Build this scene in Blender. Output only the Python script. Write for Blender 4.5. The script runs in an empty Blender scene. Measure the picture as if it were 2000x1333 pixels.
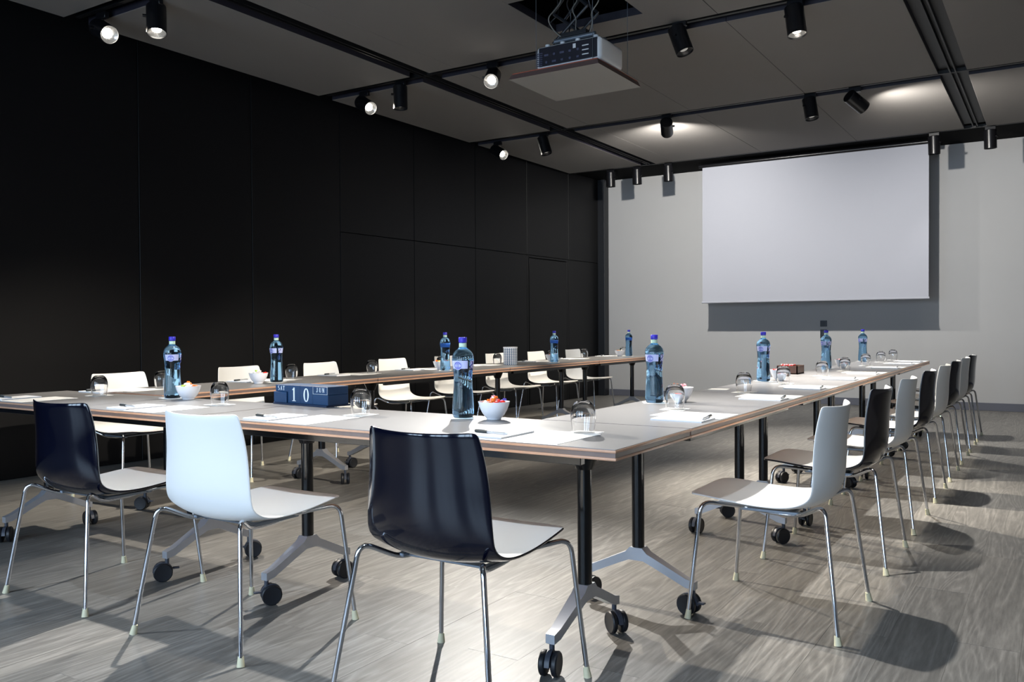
import bpy, bmesh, math, random
from mathutils import Vector, Matrix, Euler
random.seed(7)
C = bpy.context.scene.collection
SC = bpy.context.scene
PI = math.pi

# ------------------------------------------------------------------ camera, world, exposure
FPX, YAW, PITCH, ROLL = 1679.0, .5655, -.0158, -.0055
cam_d = bpy.data.cameras.new('camera'); cam = bpy.data.objects.new('camera', cam_d); C.objects.link(cam)
cam_d.sensor_width = 36.0; cam_d.lens = FPX / 2000 * 36.0; cam_d.clip_start = .05; cam_d.clip_end = 100
F = Vector((-math.sin(YAW) * math.cos(PITCH), math.cos(YAW) * math.cos(PITCH), math.sin(PITCH)))
R0 = Vector((math.cos(YAW), math.sin(YAW), 0)); U0 = R0.cross(F)
Rv = R0 * math.cos(ROLL) + U0 * math.sin(ROLL); Uv = U0 * math.cos(ROLL) - R0 * math.sin(ROLL)
M = Matrix.Identity(4)
for i in range(3):
    M[i][0], M[i][1], M[i][2] = Rv[i], Uv[i], -F[i]
M[0][3], M[1][3], M[2][3] = 0, 0, 1.10
cam.matrix_world = M
SC.camera = cam

w = bpy.data.worlds.new('world'); SC.world = w; w.use_nodes = True
bg = w.node_tree.nodes['Background']; bg.inputs[0].default_value = (.55, .72, 1, 1); bg.inputs[1].default_value = 1.0
SC.view_settings.view_transform = 'Standard'; SC.view_settings.look = 'None'
SC.view_settings.gamma = 1; SC.view_settings.use_curve_mapping = False
SC.view_settings.exposure = 0.14

WARM, COOL, NEUT = (1, .90, .76), (.80, .90, 1), (1, .96, .90)
DAY = (.58, .77, 1)
# daylight just outside the three windows of the near wall and the two of the right wall
def area(name, loc, rot, sx, sy, power, col):
    d = bpy.data.lights.new(name, 'AREA'); d.shape = 'RECTANGLE'; d.size = sx; d.size_y = sy
    d.energy = power; d.color = col
    o = bpy.data.objects.new(name, d); C.objects.link(o); o.location = loc; o.rotation_euler = rot
    return o
WIN_X = (-4.6, -2.3, 0.0)
for x in WIN_X:
    area('window_daylight', (x, -2.75, 1.55), (PI / 2, 0, 0), 1.5, 2.3, 122, DAY)

# spot lamps: x, y, aim point, watts, cone degrees, colour, label
LAMPS = [
 (-5.89, 3.73, (-0.3, 2.9, .4), 1200, 46, WARM, 'black spotlight glaring towards the camera at the far left end of the nearest track'),
 (-5.33, 3.78, (-4.6, 3.3, .3), 350, 70, WARM, 'black spotlight cut off by the top edge beside the nearest glaring lamp'),
 (-5.72, 6.35, (-0.4, 4.8, .4), 1200, 44, WARM, 'glaring black spotlight at the wall end of the second track'),
 (-5.21, 6.28, (-5.1, 6.2, 0), 350, 70, WARM, 'black spotlight pointing straight down beside the left channel'),
 (-4.17, 6.28, (-2.2, 2.2, .5), 1100, 54, NEUT, 'glaring black spotlight on the track just left of the projector'),
 (-2.42, 6.20, (-1.3, 6.1, .3), 700, 56, WARM, 'black spotlight tilted to the right just beside the projector'),
 (-1.58, 6.26, (-1.1, 5.9, 0), 520, 62, NEUT, 'black spotlight with its silver reflector in view at the top edge'),
 (-5.88, 8.96, (-0.4, 7.4, .4), 1200, 44, WARM, 'small glaring black spotlight at the wall end of the third track'),
 (-5.17, 8.88, (-4.4, 8.9, .7), 350, 70, WARM, 'black spotlight tilted to the right above the far left tables'),
 (-3.61, 8.86, (-4.9, 12.5, 1.9), 440, 128, NEUT, 'black spotlight aimed away along the ceiling with a glow behind it'),
 (-2.09, 8.86, (-1.5, 8.5, 0), 480, 62, NEUT, 'black spotlight hanging straight down left of the right channel'),
 (-1.67, 8.86, (0.6, 11.8, 1.2), 360, 142, NEUT, 'black spotlight tilted right throwing a glow onto the ceiling'),
 (-5.55, 11.47, (-5.5, 11.6, 0.2), 18, 70, NEUT, 'black spotlight nearest the black corner post at the far wall'),
 (-5.13, 11.47, (-5.1, 11.6, 0.2), 18, 70, NEUT, 'second black spotlight from the corner post at the far wall'),
 (-4.65, 11.47, (-4.6, 11.6, 0.2), 18, 70, NEUT, 'black spotlight just left of the projection screen'),
 (-1.26, 11.47, (-1.2, 11.6, 0.2), 18, 70, NEUT, 'black spotlight just right of the projection screen'),
 (-0.67, 11.47, (-0.6, 11.6, 0.2), 18, 70, NEUT, 'black spotlight below the right ceiling channel at the far wall'),
 (-0.14, 11.47, (-0.1, 11.6, 0.2), 18, 70, NEUT, 'black spotlight at the right edge of the picture on the far track'),
]
# lamps of the same tracks outside the frame: they light the chairs on the left and the backs in front
LAMPS_OUT = [
 (1.3, 3.70, (-4.9, 3.9, .5), 1500, 27, WARM), (1.3, 6.28, (-4.9, 5.9, .5), 1500, 25, WARM),
 (1.3, 8.86, (-4.9, 8.4, .5), 1500, 25, WARM),
 (-3.7, 3.70, (-3.35, 1.35, 0), 680, 44, NEUT), (-2.45, 3.70, (-2.0, 1.3, 0), 480, 44, NEUT), (-1.80, 3.70, (-.85, 3.6, .4), 420, 52, NEUT),
 (-3.5, 1.12, (-3.0, 2.3, .5), 150, 60, COOL), (-1.2, 1.12, (-1.4, 2.3, .5), 150, 60, COOL),
]

# ------------------------------------------------------------------ materials
def lin(c):
    return tuple(((v / 255) / 12.92 if v / 255 <= .04045 else ((v / 255 + .055) / 1.055) ** 2.4) for v in c) + (1,)
MAT = {}
def mat(name, rgb, rough=.5, metal=0, spec=.5, var=.0, scale=8, bump=0, coat=0, emit=None, trans=0, ior=1.45):
    m = bpy.data.materials.new(name); m.use_nodes = True; nt = m.node_tree; b = nt.nodes['Principled BSDF']
    col = lin(rgb)
    b.inputs['Base Color'].default_value = col
    b.inputs['Roughness'].default_value = rough; b.inputs['Metallic'].default_value = metal
    b.inputs['Specular IOR Level'].default_value = spec
    b.inputs['Coat Weight'].default_value = coat; b.inputs['Coat Roughness'].default_value = .04
    b.inputs['Transmission Weight'].default_value = trans; b.inputs['IOR'].default_value = ior
    if emit:
        b.inputs['Emission Color'].default_value = tuple(emit[0]) + (1,); b.inputs['Emission Strength'].default_value = emit[1]
    if var or bump:
        tc = nt.nodes.new('ShaderNodeTexCoord'); n = nt.nodes.new('ShaderNodeTexNoise')
        n.inputs['Scale'].default_value = scale; n.inputs['Detail'].default_value = 5
        nt.links.new(tc.outputs['Object'], n.inputs['Vector'])
        if var:
            r = nt.nodes.new('ShaderNodeMapRange'); r.inputs[3].default_value = 1 - var; r.inputs[4].default_value = 1 + var
            nt.links.new(n.outputs['Fac'], r.inputs[0])
            mx = nt.nodes.new('ShaderNodeVectorMath'); mx.operation = 'SCALE'; mx.inputs[0].default_value = col[:3]
            nt.links.new(r.outputs[0], mx.inputs['Scale']); nt.links.new(mx.outputs[0], b.inputs['Base Color'])
        if bump:
            bp = nt.nodes.new('ShaderNodeBump'); bp.inputs['Strength'].default_value = bump; bp.inputs['Distance'].default_value = .002
            nt.links.new(n.outputs['Fac'], bp.inputs['Height']); nt.links.new(bp.outputs[0], b.inputs['Normal'])
    MAT[name] = m
    return m

m_white = mat('white_shell', (238, 238, 236), .38, spec=.45)
m_black = mat('black_shell', (6, 8, 24), .10, spec=.5, coat=.35)
m_chrome = mat('chrome', (205, 208, 214), .09, 1)
m_foot = mat('foot_cap', (205, 200, 170), .5)
m_top = mat('grey_laminate', (128, 128, 130), .30, spec=.5, var=.05, scale=30)
m_ply = mat('plywood_edge', (200, 156, 128), .30, var=.10, scale=40)
m_core = mat('edge_groove', (112, 98, 94), .4, var=.10, scale=40)
m_col = mat('black_column', (9, 10, 14), .16, spec=.6)
m_alu = mat('cast_aluminium', (178, 181, 188), .36, .55, var=.04, scale=20)
m_rub = mat('caster_black', (24, 26, 31), .42)
m_hous = mat('caster_grey', (62, 66, 76), .4)
m_glass = mat('clear_glass', (255, 255, 255), .0, trans=1, ior=1.45)
m_blue = mat('blue_bottle_glass', (146, 198, 240), .0, trans=1, ior=1.34)
m_cap = mat('blue_cap', (52, 46, 178), .35)
m_lab = mat('pale_label', (182, 190, 232), .5, var=.05, scale=60)
m_lab2 = mat('medallion_blue', (96, 104, 190), .5)
m_necklab = mat('neck_label', (190, 214, 196), .5, var=.25, scale=160)
m_ink = mat('blue_ink', (28, 40, 120), .5)
m_china = mat('white_china', (236, 238, 244), .16, spec=.5)
m_paper = mat('paper', (246, 246, 244), .7, spec=.2)
m_pad = mat('notepad_paper', (236, 238, 242), .7, spec=.2)
m_pen = mat('pen_silver', (196, 200, 206), .3, .6)
m_pencap = mat('pen_grip', (44, 50, 52), .45)
m_navy = mat('navy_block', (24, 62, 100), .45, var=.08, scale=25)
m_navyd = mat('navy_base', (30, 48, 76), .5, var=.08, scale=25)
m_letter = mat('white_letter', (226, 236, 242), .5)
m_wood = mat('dark_wood', (86, 56, 42), .45, var=.25, scale=30)
m_lampb = mat('lamp_black', (14, 14, 17), .30, spec=.5)
m_track = mat('track_black', (9, 9, 11), .5)
m_refl = mat('lamp_reflector', (215, 215, 215), .15, .9, emit=((1, .95, .85), .12))
m_ceil = mat('ceiling_grey', (114, 111, 108), .85, spec=.2, var=.03, scale=2.5, bump=.05)
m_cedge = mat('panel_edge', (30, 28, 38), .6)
m_tedge = mat('tile_side', (84, 66, 62), .7)
m_tile_lit = mat('lift_tile_lit_grey', (140, 137, 134), .85, spec=.2, var=.03, scale=3)  # ceiling grey painted lighter for the light off the tables below
m_void = mat('void_black', (4, 4, 5), .9, spec=.1)
m_bwall = mat('black_wall', (9, 9, 11), .42, spec=.28, var=.10, scale=1.5, bump=.04)
m_fwall = mat('grey_wall', (182, 182, 182), .85, spec=.2, var=.02, scale=3, bump=.08)
m_nwall = mat('side_wall', (120, 120, 122), .85, spec=.2, var=.02, scale=3)
m_base = mat('grey_baseboard', (96, 98, 108), .5)
m_screen = mat('screen_fabric', (172, 174, 183), .9, spec=.1)
m_frame = mat('dark_frame', (30, 32, 36), .4)
m_curt = mat('grey_curtain', (70, 74, 92), .8, var=.1, scale=12)
m_pjw = mat('projector_white', (206, 208, 210), .4)
m_pjd = mat('projector_black', (24, 24, 34), .4)
m_pjp = mat('projector_port', (70, 72, 92), .4)
m_steel = mat('steel', (128, 136, 146), .35, .7)
m_cable = mat('cable', (126, 122, 114), .5)
m_orange = mat('tile_edge', (150, 74, 52), .6)
m_plate = mat('socket_plate', (16, 18, 30), .35)
CANDY = {n: mat('sweet_' + n, c, .25, spec=.6) for n, c in dict(red=(216, 44, 36), pink=(240, 150, 160), purple=(150, 60, 200),
         violet=(110, 100, 210), orange=(236, 120, 40), green=(180, 220, 90), yellow=(238, 212, 80), white=(240, 232, 228)).items()}

def glow(name, col, s):
    m = bpy.data.materials.new(name); m.use_nodes = True; nt = m.node_tree
    nt.nodes.remove(nt.nodes['Principled BSDF']); e = nt.nodes.new('ShaderNodeEmission')
    e.inputs[0].default_value = tuple(col) + (1,); e.inputs[1].default_value = s
    nt.links.new(e.outputs[0], nt.nodes['Material Output'].inputs[0]); MAT[name] = m
    return m
m_lens = glow('lamp_lens', (1, .95, .85), 30)
m_lens2 = glow('lamp_lens_soft', (1, .96, .88), 3.0)
m_lens3 = glow('lamp_lens_baffled', (1, .96, .88), .3)
m_refl2 = mat('lamp_baffle', (60, 60, 62), .3, .6)

def floor_mat():
    m = bpy.data.materials.new('oak_vinyl'); m.use_nodes = True; nt = m.node_tree; N = nt.nodes; L = nt.links
    b = N['Principled BSDF']; b.inputs['Specular IOR Level'].default_value = .42
    tc = N.new('ShaderNodeTexCoord'); oi = N.new('ShaderNodeObjectInfo')
    geo = N.new('ShaderNodeNewGeometry')
    mul = N.new('ShaderNodeMath'); mul.operation = 'MULTIPLY'; mul.inputs[1].default_value = 37.0; L.new(oi.outputs['Random'], mul.inputs[0])
    cb = N.new('ShaderNodeCombineXYZ'); L.new(mul.outputs[0], cb.inputs[0]); L.new(mul.outputs[0], cb.inputs[1]); L.new(mul.outputs[0], cb.inputs[2])
    add = N.new('ShaderNodeVectorMath'); L.new(tc.outputs['Object'], add.inputs[0]); L.new(cb.outputs[0], add.inputs[1])
    mp = N.new('ShaderNodeMapping'); mp.inputs['Scale'].default_value = (1, .085, 1); L.new(add.outputs[0], mp.inputs[0])
    # long fibres
    n1 = N.new('ShaderNodeTexNoise'); n1.inputs['Scale'].default_value = 95; n1.inputs['Detail'].default_value = 6; n1.inputs['Roughness'].default_value = .62
    L.new(mp.outputs[0], n1.inputs['Vector'])
    # cathedral figure
    n2 = N.new('ShaderNodeTexNoise'); n2.inputs['Scale'].default_value = 5.5; n2.inputs['Detail'].default_value = 2; n2.inputs['Distortion'].default_value = .6
    L.new(mp.outputs[0], n2.inputs['Vector'])
    m2 = N.new('ShaderNodeMath'); m2.operation = 'MULTIPLY'; m2.inputs[1].default_value = 17; L.new(n2.outputs['Fac'], m2.inputs[0])
    fr = N.new('ShaderNodeMath'); fr.operation = 'PINGPONG'; fr.inputs[1].default_value = .5; L.new(m2.outputs[0], fr.inputs[0])
    pw = N.new('ShaderNodeMath'); pw.operation = 'POWER'; pw.inputs[1].default_value = 2.2; L.new(fr.outputs[0], pw.inputs[0])
    # sum
    a1 = N.new('ShaderNodeMapRange'); a1.inputs[1].default_value = .3; a1.inputs[2].default_value = .7; a1.inputs[3].default_value = .72; a1.inputs[4].default_value = 1.30
    L.new(n1.outputs['Fac'], a1.inputs[0])
    a2 = N.new('ShaderNodeMapRange'); a2.inputs[1].default_value = 0; a2.inputs[2].default_value = .22; a2.inputs[3].default_value = .88; a2.inputs[4].default_value = 1.28
    L.new(pw.outputs[0], a2.inputs[0])
    a3 = N.new('ShaderNodeMapRange'); a3.inputs[3].default_value = .90; a3.inputs[4].default_value = 1.10; L.new(oi.outputs['Random'], a3.inputs[0])
    p1 = N.new('ShaderNodeMath'); p1.operation = 'MULTIPLY'; L.new(a1.outputs[0], p1.inputs[0]); L.new(a2.outputs[0], p1.inputs[1])
    p2 = N.new('ShaderNodeMath'); p2.operation = 'MULTIPLY'; L.new(p1.outputs[0], p2.inputs[0]); L.new(a3.outputs[0], p2.inputs[1])
    sc = N.new('ShaderNodeVectorMath'); sc.operation = 'SCALE'; sc.inputs[0].default_value = lin((115, 113, 109))[:3]
    L.new(p2.outputs[0], sc.inputs['Scale']); L.new(sc.outputs[0], b.inputs['Base Color'])
    rr = N.new('ShaderNodeMapRange'); rr.inputs[3].default_value = .34; rr.inputs[4].default_value = .50; L.new(n1.outputs['Fac'], rr.inputs[0]); L.new(rr.outputs[0], b.inputs['Roughness'])
    bp = N.new('ShaderNodeBump'); bp.inputs['Strength'].default_value = .12; bp.inputs['Distance'].default_value = .001
    L.new(p1.outputs[0], bp.inputs['Height']); L.new(bp.outputs[0], b.inputs['Normal'])
    return m
m_floor = floor_mat()

def tin_mat():
    m = bpy.data.materials.new('patterned_tin'); m.use_nodes = True; nt = m.node_tree; N = nt.nodes; L = nt.links
    b = N['Principled BSDF']; b.inputs['Roughness'].default_value = .35
    tc = N.new('ShaderNodeTexCoord'); sp = N.new('ShaderNodeSeparateXYZ'); L.new(tc.outputs['Object'], sp.inputs[0])
    at = N.new('ShaderNodeMath'); at.operation = 'ARCTAN2'; L.new(sp.outputs[1], at.inputs[0]); L.new(sp.outputs[0], at.inputs[1])
    u = N.new('ShaderNodeMath'); u.operation = 'MULTIPLY'; u.inputs[1].default_value = 20 / (2 * PI); L.new(at.outputs[0], u.inputs[0])
    v = N.new('ShaderNodeMath'); v.operation = 'MULTIPLY'; v.inputs[1].default_value = 62; L.new(sp.outputs[2], v.inputs[0])
    pu = N.new('ShaderNodeMath'); pu.operation = 'PINGPONG'; pu.inputs[1].default_value = .5; L.new(u.outputs[0], pu.inputs[0])
    fv = N.new('ShaderNodeMath'); fv.operation = 'FRACT'; L.new(v.outputs[0], fv.inputs[0])
    hv = N.new('ShaderNodeMath'); hv.operation = 'MULTIPLY'; hv.inputs[1].default_value = .5; L.new(fv.outputs[0], hv.inputs[0])
    gt = N.new('ShaderNodeMath'); gt.operation = 'GREATER_THAN'; L.new(pu.outputs[0], gt.inputs[0]); L.new(hv.outputs[0], gt.inputs[1])
    mx = N.new('ShaderNodeMix'); mx.data_type = 'RGBA'; mx.inputs[6].default_value = lin((232, 236, 240)); mx.inputs[7].default_value = lin((70, 100, 134))
    L.new(gt.outputs[0], mx.inputs[0]); L.new(mx.outputs[2], b.inputs['Base Color'])
    return m
m_tin = tin_mat()

# ------------------------------------------------------------------ mesh helpers
def finish(name, bm, m, parent=None, smooth=None, loc=(0, 0, 0)):
    me = bpy.data.meshes.new(name); bm.normal_update(); bm.to_mesh(me); bm.free()
    if smooth is not None:
        for p in me.polygons: p.use_smooth = True
        me.set_sharp_from_angle(angle=math.radians(smooth))
    for mm in (m if isinstance(m, (list, tuple)) else [m]): me.materials.append(mm)
    o = bpy.data.objects.new(name, me); C.objects.link(o); o.location = loc
    if parent: o.parent = parent
    return o
def B(): return bmesh.new()
def box(bm, c, s, bev=0, rot=None, seg=2):
    r = bmesh.ops.create_cube(bm, size=1); vs = r['verts']
    bmesh.ops.scale(bm, vec=s, verts=vs)
    if bev:
        es = list({e for v in vs for e in v.link_edges})
        g = bmesh.ops.bevel(bm, geom=es, offset=bev, segments=seg, profile=.5, affect='EDGES'); vs = list({v for f in g['faces'] for v in f.verts} | {v for v in vs if v.is_valid})
    if rot is not None: bmesh.ops.rotate(bm, cent=(0, 0, 0), matrix=rot, verts=vs)
    bmesh.ops.translate(bm, vec=c, verts=vs)
    return vs
def round_path(pts, rad, n=5):
    pts = [Vector(p) for p in pts]; out = [pts[0]]
    for i in range(1, len(pts) - 1):
        a, p, b = pts[i - 1], pts[i], pts[i + 1]
        r = min(rad, (a - p).length * .48, (b - p).length * .48)
        s, e = p + (a - p).normalized() * r, p + (b - p).normalized() * r
        for k in range(n + 1):
            t = k / n; out.append(s * (1 - t) ** 2 + p * 2 * t * (1 - t) + e * t * t)
    out.append(pts[-1]); return out
def tube(bm, pts, r, seg=10, r2=None):
    pts = [Vector(p) for p in pts]; n = len(pts); rings = []; up = None
    for i, p in enumerate(pts):
        t = ((pts[min(i + 1, n - 1)] - pts[max(i - 1, 0)])).normalized()
        if up is None:
            up = t.orthogonal().normalized()
        else:
            up = (up - t * up.dot(t)).normalized()
        sd = t.cross(up); rr = r if r2 is None else r + (r2 - r) * i / (n - 1)
        rings.append([bm.verts.new(p + (up * math.cos(2 * PI * k / seg) + sd * math.sin(2 * PI * k / seg)) * rr) for k in range(seg)])
    for a, b in zip(rings, rings[1:]):
        for k in range(seg): bm.faces.new((a[k], a[(k + 1) % seg], b[(k + 1) % seg], b[k]))
    bm.faces.new(rings[0][::-1]); bm.faces.new(rings[-1])
def lathe(bm, prof, seg=24, c=(0, 0, 0), mtx=None, close=False):
    rings = []
    for r, z in prof:
        if r < 1e-6:
            rings.append([bm.verts.new((c[0], c[1], c[2] + z))])
        else:
            rings.append([bm.verts.new((c[0] + r * math.cos(2 * PI * k / seg), c[1] + r * math.sin(2 * PI * k / seg), c[2] + z)) for k in range(seg)])
    prs = list(zip(rings, rings[1:]))
    if close: prs.append((rings[-1], rings[0]))
    for a, b in prs:
        if len(a) == 1 and len(b) == 1: continue
        for k in range(seg):
            k2 = (k + 1) % seg
            if len(a) == 1: bm.faces.new((a[0], b[k2], b[k]))
            elif len(b) == 1: bm.faces.new((a[k], a[k2], b[0]))
            else: bm.faces.new((a[k], a[k2], b[k2], b[k]))
    vs = [v for r in rings for v in r]
    if mtx is not None: bmesh.ops.transform(bm, matrix=mtx, verts=vs)
    return vs
def poly(bm, pts, vec):
    a = [bm.verts.new(p) for p in pts]; v = Vector(vec); b = [bm.verts.new(Vector(p) + v) for p in pts]; n = len(a)
    bm.faces.new(a[::-1]); bm.faces.new(b)
    for k in range(n): bm.faces.new((a[k], a[(k + 1) % n], b[(k + 1) % n], b[k]))
def recalc(bm): bmesh.ops.recalc_face_normals(bm, faces=bm.faces)

def tag(o, label, cat, group=None):
    o['label'] = label; o['category'] = cat
    if group: o['group'] = group
    return o
def thing(name, label, cat, loc=(0, 0, 0), rz=0, group=None):
    o = bpy.data.objects.new(name, None); C.objects.link(o); o.empty_display_size = .1
    o.location = loc; o.rotation_euler = (0, 0, rz)
    return tag(o, label, cat, group)
def struct(o):
    o['kind'] = 'structure'; return o
def dup(root, loc, rz, label, group=None):
    r = root.copy(); C.objects.link(r); r.location = loc; r.rotation_euler = (0, 0, rz); r['label'] = label
    if group: r['group'] = group
    for ch in list(root.children):
        c = ch.copy(); C.objects.link(c); c.parent = r
        for g in list(ch.children):
            d = g.copy(); C.objects.link(d); d.parent = c
    return r
used = set()
def place(root, loc, rz, label, group=None):
    if root.name not in used:
        used.add(root.name); root.location = loc; root.rotation_euler = (0, 0, rz); root['label'] = label
        if group: root['group'] = group
        return root
    return dup(root, loc, rz, label, group)

# ------------------------------------------------------------------ room shell
XL, XR, YN, YF, ZC = -6.42, 3.2, -2.6, 12.55, 3.40
def wall_x(y): return -6.50 + (y - 3.3) * (.28 / 9.2)     # the left wall runs very slightly askew
# floor: base slab, planks
b = B(); box(b, ((XL + XR) / 2 - .2, (YN + YF) / 2, -.056), (XR - XL + .8, YF - YN + .4, .10))
floor = struct(finish('floor', b, m_core))
PW, PL = .20, 1.32
cells = []
ix = 0; x = -6.9
while x < XR:
    y = YN - (ix * .47 % 1.0) * PL
    while y < YF:
        cells.append((x + PW / 2, y + PL / 2)); y += PL
    x += PW; ix += 1
def inview(px, py):
    q = Vector((px, py, -1.10)); z = q.dot(F)
    if z < .3: return -1
    u, v = FPX * q.dot(Rv) / z, FPX * q.dot(Uv) / z
    if abs(u) > 1120 or abs(v) > 800: return -1
    return 1 / z ** 2
cells.sort(key=lambda c: -inview(*c))
b = B(); box(b, (0, 0, -.004), (PW - .0005, PL - .0005, .008))
pl0 = finish('floor_plank', b, m_floor, floor)
near = [c for c in cells if inview(*c) > 0][:298]; rest = [c for c in cells if c not in set(near)]
for i, (px, py) in enumerate(near):
    o = pl0 if i == 0 else pl0.copy()
    if i: C.objects.link(o); o.parent = floor
    o.location = (px, py, random.uniform(-.0003, .0003))
b = B()
for px, py in rest: box(b, (px, py, -.0045), (PW - .0005, PL - .0005, .008))
rs = finish('far_planks', b, m_floor, floor); rs['kind'] = 'stuff'

# far wall
b = B(); box(b, ((-6.6 + XR) / 2, YF + .06, 1.85), (XR + 6.6 + .2, .12, 3.9)); struct(finish('wall_far', b, m_fwall))
b = B(); box(b, ((-6.1 + XR) / 2, YF - .008, .05), (XR + 6.1, .016, .10), .003); struct(finish('baseboard_far', b, m_base))
# left wall: backing, panels, flush door
lw = B(); poly(lw, [(wall_x(YN) - .02, YN, 0), (wall_x(YF) - .02, YF, 0), (wall_x(YF) - .15, YF, 0), (wall_x(YN) - .15, YN, 0)], (0, 0, 3.75))
recalc(lw); wl = struct(finish('wall_left', lw, m_void))
ang = math.atan(.28 / 9.2)
seams = [-2.6, -1.50, -.32, .87, 2.06, 3.25, 4.40, 5.56, 6.71, 7.90, 9.10, 10.31, 11.46, 12.50]
def wpanel(y0, y1, z0, z1, parent, name='wall_panel', proud=0.0):
    g = .003; yc = (y0 + y1) / 2
    b = B(); box(b, (0, 0, 0), (.022, (y1 - y0) - 2 * g, (z1 - z0) - 2 * g), .002, seg=1)
    o = finish(name, b, m_bwall, parent, loc=(wall_x(yc) - .011 + proud, yc, (z0 + z1) / 2)); o.rotation_euler = (0, 0, -ang); return o
for a, c in zip(seams, seams[1:]):
    if a < 6.7: wpanel(a, c, 0.0, 3.62, wl)
    else:
        wpanel(a, c, 2.12, 3.62, wl)
        if a != 10.31: wpanel(a, c, 0.0, 2.12, wl)
dr = wpanel(10.36, 11.40, 0.004, 2.08, None, 'door_1', .004); struct(dr)
for (ya, yb, za, zb) in ((10.31, 10.355, 0, 2.12), (11.405, 11.46, 0, 2.12), (10.355, 11.405, 2.085, 2.12)):
    wpanel(ya, yb, za, zb, dr, 'door_frame', 0)
for c in list(dr.children):        # children placed in world terms
    c.matrix_parent_inverse = (Matrix.Translation(dr.location) @ Matrix.Rotation(-ang, 4, 'Z')).inverted()
# corner post
b = B(); box(b, (-6.205, 12.47, 1.80), (.19, .16, 3.6), .004); p = struct(finish('trim_1', b, m_frame))
# right and near walls with windows (behind the camera)
b = B(); box(b, (XR + .06, (YN + YF) / 2, 1.85), (.12, YF - YN + .3, 3.9)); struct(finish('wall_right', b, m_nwall))
b = B(); yy = YN - .06
xs = [-6.8] + [v for x in WIN_X for v in (x - .8, x + .8)] + [XR + .1]
for k in range(0, len(xs), 2): box(b, ((xs[k] + xs[k + 1]) / 2, yy, 1.85), (xs[k + 1] - xs[k], .12, 3.9))
for x in WIN_X:
    box(b, (x, yy, .15), (1.6, .12, .5)); box(b, (x, yy, 3.25), (1.6, .12, 1.1))
struct(finish('wall_near', b, m_nwall))
for i, x in enumerate(WIN_X):
    b = B(); fz0, fz1 = .40, 2.70
    for sx in (-.77, -.26, .26, .77): box(b, (x + sx, yy, (fz0 + fz1) / 2), (.06, .08, fz1 - fz0))
    for z in (fz0 + .03, 2.1, fz1 - .03): box(b, (x, yy, z), (1.6, .078, .06))
    fr = struct(finish('window_%d' % (i + 1), b, m_frame))
for i, x in enumerate((-5.75, -3.45, -1.15, 1.15)):
    b = B(); pts = []
    for k in range(41):
        t = k / 40; pts.append((x - .34 + .68 * t, YN + .09 + .035 * math.sin(t * PI * 14)))
    bot = [b.verts.new((px, py, .02)) for px, py in pts]; top = [b.verts.new((px, py, 2.95)) for px, py in pts]
    for k in range(40): b.faces.new((bot[k], bot[k + 1], top[k + 1], top[k]))
    o = finish('curtain', b, m_curt, None, 60); md = o.modifiers.new('thick', 'SOLIDIFY'); md.thickness = .004
    tag(o, '%s grey pleated curtain from the left on the window wall behind the camera' % ('first', 'second', 'third', 'fourth')[i], 'curtain', 'curtains on the window wall')

# ceiling: black void slab, panels with recessed track gaps
b = B(); box(b, ((XL + XR) / 2 - .2, (YN + YF) / 2, 3.82), (XR - XL + .9, YF - YN + .4, .1))
box(b, ((XL + XR) / 2 - .2, (11.62 + YF) / 2, 3.54), (XR - XL + .5, YF - 11.62 - .02, .18))
ceil = struct(finish('ceiling', b, m_void))
rows = [(-2.58, -1.55), (-1.36, 1.03), (1.22, 3.61), (3.80, 6.19), (6.38, 8.77), (8.96, 11.37)]
colsx = [(-6.18, -5.02), (-4.80, -4.51), (-4.51, -3.31), (-3.31, -2.12), (-2.12, -.93), (-.70, .49), (.49, 1.68), (1.68, 3.15)]
for y0, y1 in rows:
    for x0, x1 in colsx:
        b = B(); g = .0012
        if y0 == 3.80 and x0 == -3.31:
            for (xa, xb, ya, yb) in ((x0 + g, x1 - g, y0, 5.18), (x0 + g, x1 - g, 5.88, y1), (-2.58, x1 - g, 5.18, 5.88)):
                box(b, ((xa + xb) / 2, (ya + yb) / 2, ZC + .03), (xb - xa, yb - ya, .06))
        else:
            box(b, ((x0 + x1) / 2, (y0 + y1) / 2, ZC + .03), (x1 - x0 - 2 * g, y1 - y0, .06), .002, seg=1)
        b.normal_update()
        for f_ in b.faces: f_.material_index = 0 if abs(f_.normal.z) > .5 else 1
        finish('ceiling_panel', b, [m_ceil, m_cedge], ceil)
# long channels running towards the far wall
for i, (x0, x1) in enumerate(((-5.02, -4.80), (-.93, -.70))):
    b = B(); xc = (x0 + x1) / 2; L = 11.37 - YN; yc = (11.37 + YN) / 2
    box(b, (xc, yc, ZC + .075), (x1 - x0, L, .05))
    for s in (-1, 1): box(b, (xc + s * .022, yc, ZC + .03), (.012, L, .045))
    struct(finish('trim_%d' % (i + 2), b, m_track))
# light tracks across the room
TRK = [-1.45, 1.12, 3.70, 6.28, 8.86, 11.47]
tl = ['behind the camera', 'above the camera', 'nearest the camera', 'beside the projector', 'third across the ceiling', 'in front of the far wall']
for y, l in zip(TRK, tl):
    b = B(); box(b, ((-6.15 + 3.1) / 2, y, ZC + .032), (9.25, .036, .036), .002, seg=1)
    tag(finish('light_track', b, m_track), 'black lighting track in the ceiling gap ' + l, 'light track')

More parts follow.
